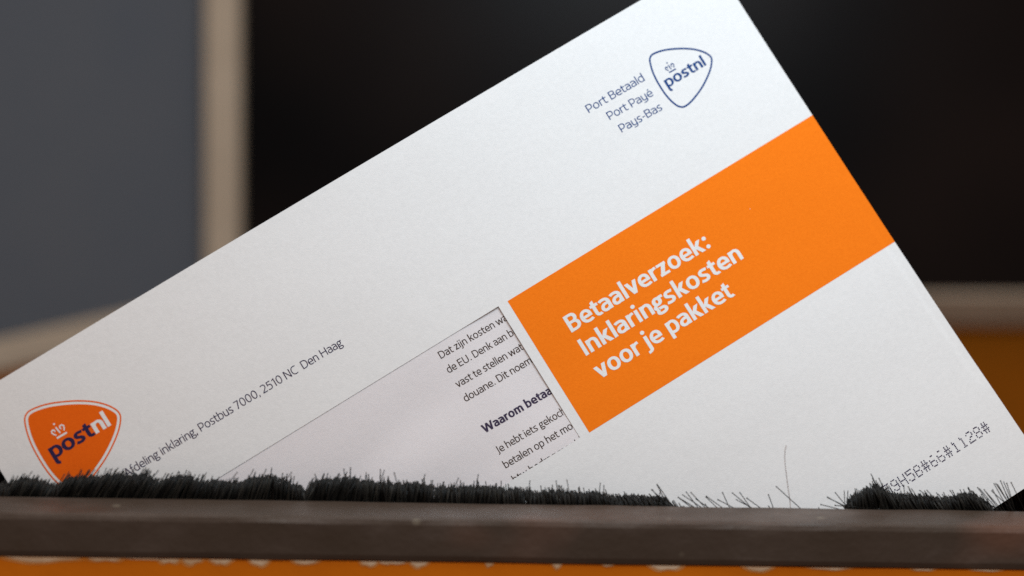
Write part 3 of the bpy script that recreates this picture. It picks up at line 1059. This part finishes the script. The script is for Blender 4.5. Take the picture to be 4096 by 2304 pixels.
# short inner bristles that close the row near its foot
for q in range(6000):
    px_ = -250 + 4500 * rnd()
    ht = interp(HT, px_)
    if ht < 1.0:
        continue
    y = 2.2 + 2.2 * rnd()
    top = max(.6, ht * (.30 + .45 * rnd()))
    la = interp(LEAN, px_) + random.gauss(0, .06)
    pts = []
    for s in range(4):
        z = z0 + (top - z0) * s / 3
        pts.append(keep_front(Vector(((X_of(px_) - la * (top - z)) * MM, y * MM, z * MM)), .12 + .06 * (q % 7)))
    hair_tube(V, F, pts, .12 * MM, .11 * MM, 4, 1.1)


# single bristles that stand clear: (tip x, tip y, foot x, foot y) in source pixels above the bar
def single(tx, ty, fx, fy, bulb=1.5, r=.115, dy=1.2):
    edge = lambda x_: 1983 + 59 * x_ / 4096.
    x1, z1 = X_of(tx), (edge(tx) - ty) * 575 / 9102. * 1.04
    xf, zf = X_of(fx), (edge(fx) - fy) * 575 / 9102. * 1.04
    d = Vector((x1 - xf, 0, z1 - zf))
    base = Vector((xf, dy, zf)) - d.normalized() * (8.0)
    end = Vector((x1, dy, z1))
    pts = []
    bow = random.uniform(-.25, .25)
    for s in range(7):
        t = s / 6
        p = base.lerp(end, t) + Vector((bow * math.sin(math.pi * t), 0, 0))
        p.y = dy + .4 * t
        pts.append(keep_front(p * MM, .25))
    if bulb > 1:
        e = pts[-1] + (pts[-1] - pts[-2]).normalized() * (.16 * MM)
        hair_tube(V, F, pts[:-1] + [pts[-1]], r * MM, r * MM, 5, 1.0)
        hair_tube(V, F, [pts[-1] - (e - pts[-1]) * .9, pts[-1], e], r * MM * bulb * .8, r * MM * bulb, 6, .9)
    else:
        hair_tube(V, F, pts, r * MM, r * MM, 5, 1.0)


R8 = lambda x, y: (2596 + x / 1.717, 1850 + y / 1.717)
for (ax_, ay_), (bx_, by_) in [((30, 165), (75, 245)), ((0, 200), (45, 262)), ((55, 205), (52, 250)), ((70, 240), (120, 292)), ((205, 232), (300, 296)), ((183, 255), (245, 300)), ((235, 217), (296, 296)), ((268, 220), (335, 285)),
                               ((375, 245), (455, 302)), ((372, 250), (430, 300)), ((455, 268), (520, 302)), ((485, 220), (530, 302)), ((553, 222), (655, 305)), ((578, 266), (660, 308)), ((605, 220), (662, 302)),
                               ((655, 258), (730, 308)), ((803, 235), (833, 310)), ((855, 178), (1015, 312)), ((1215, 255), (1310, 298)), ((1212, 250), (1320, 305)), ((1265, 220), (1340, 300)), ((1325, 205), (1338, 290)), ((1350, 205), (1352, 295)),
                               ((1170, 302), (1235, 318)), ((1268, 308), (1380, 316)), ((180, 252), (262, 302)), ((300, 262), (360, 300)),
                               ((1503, 88), (1533, 140)), ((1562, 122), (1590, 190)), ((1735, 170), (1745, 215)), ((1768, 180), (1800, 230)), ((1790, 190), (1830, 240)), ((1850, 205), (1930, 260)), ((1895, 200), (1960, 262)),
                               ((2060, 205), (2090, 240)), ((2185, 185), (2215, 230)), ((2250, 185), (2330, 275)), ((2262, 190), (2345, 282)), ((2292, 195), (2370, 286)), ((2345, 205), (2420, 270)), ((2362, 158), (2430, 262)),
                               ((2375, 158), (2445, 255)), ((2405, 138), (2455, 248)), ((2425, 142), (2468, 240)), ((2450, 155), (2478, 235)), ((2480, 150), (2515, 215)), ((2355, 200), (2410, 280)), ((2430, 190), (2465, 246)), ((2385, 160), (2440, 250)), ((2310, 215), (2382, 290))]:
    single(*R8(ax_, ay_), *R8(bx_, by_), bulb=random.choice((1.0, 1.5, 1.7)))
R7 = lambda x, y: (1300 + x / 1.717, 1850 + y / 1.717)
for (ax_, ay_), (bx_, by_) in [((2258, 165), (2330, 260)), ((2220, 200), (2290, 265)), ((2280, 205), (2275, 255)), ((1635, 135), (1650, 200)), ((1865, 155), (1862, 215)), ((1890, 170), (1892, 220)), ((150, 50), (150, 120)), ((355, 62), (352, 130)),
                               ((380, 68), (365, 130)), ((660, 98), (640, 160)), ((890, 120), (870, 180)), ((1025, 98), (1015, 160)), ((1560, 140), (1575, 200)), ((1380, 140), (1370, 200)), ((450, 85), (470, 140)), ((105, 60), (112, 120))]:
    single(*R7(ax_, ay_), *R7(bx_, by_), bulb=1.4)
R6_ = lambda x, y: (x / 1.717, 1850 + y / 1.717)
for (ax_, ay_), (bx_, by_) in [((215, 78), (150, 170)), ((90, 105), (60, 150)), ((640, 65), (590, 130)), ((745, 62), (700, 120)), ((800, 52), (745, 120)), ((720, 55), (690, 120)), ((990, 50), (950, 120)), ((1020, 70), (980, 130)), ((1072, 70), (1030, 130)),
                               ((1610, 82), (1560, 140)), ((1720, 62), (1690, 120)), ((1845, 52), (1838, 110)), ((1980, 82), (1930, 150)), ((2140, 95), (2160, 160)), ((2383, 52), (2384, 110)), ((2490, 85), (2500, 140)), ((550, 62), (510, 130))]:
    single(*R6_(ax_, ay_), *R6_(bx_, by_), bulb=1.4)
front_brush = obj("brush_strip", V, F, M_bristle, slot, True)
strand_shade(front_brush)
front_brush["label"] = "worn row of black bristles in front of the envelope"

# rear brush, behind the paper; shows below the envelope's lower corner and beside its left edge
V, F = [], []
for q in range(5200):
    x = X_of(-500 + 5100 * rnd())
    yb0 = 21.5 + 4 * rnd()
    la = .25 * pnoise(Vector((x * .2, yb0 * .4, 3))) - .25 + random.gauss(0, .08)
    top = 7.2 + 1.2 * pnoise(Vector((x * .15, 2, 9))) - abs(random.gauss(0, .8))
    pts = []
    for s in range(5):
        t = s / 4
        z = -9.5 + (top + 9.5) * t
        p = Vector(((x + la * (z + 9.5)) * MM, (yb0 - 5.5 * t * t) * MM, z * MM))
        pts.append(keep_back(p, .2 + .1 * (q % 9)))
    hair_tube(V, F, pts, .11 * MM, .10 * MM, 4, 1.1)
rear_brush = obj("brush_strip", V, F, M_bristle, slot, True)
strand_shade(rear_brush)
rear_brush["label"] = "black bristles behind the envelope"
lbox("brush_holder", M_metal, slot, -XL + 1, XL - 1, .3, 4.4, -14, -9.3, .0003)
lbox("brush_holder", M_metal, slot, -XL + 1, XL - 1, 21.3, 25.8, -14, -9.3, .0003)

# long loose hair caught in the brush
V, F = [], []
R3 = lambda x, y: (2596 + x / 1.717, 1460 + y / 1.717)
pp = [(958, 985), (950, 930), (938, 870), (925, 800), (915, 740), (906, 690), (901, 640), (902, 600), (908, 562)]
pts = []
for i, (x, y) in enumerate(pp):
    sx_, sy_ = R3(x, y)
    edge = 1983 + 59 * sx_ / 4096.
    pts.append(keep_front(Vector((X_of(sx_), 1.5, (edge - sy_) * 575 / 9102. * 1.04)) * MM, .35))
pts.insert(0, Vector((X_of(2596 + 962 / 1.717) * MM, 1.6 * MM, -8 * MM)))
hair_tube(V, F, pts, .085 * MM, .075 * MM, 6)
hair = obj("loose_hair", V, F, M_hair, None, True)
hair.matrix_world = bar_m
hair["label"] = "long thin brown hair standing alone against the white envelope"
hair["category"] = "hair"
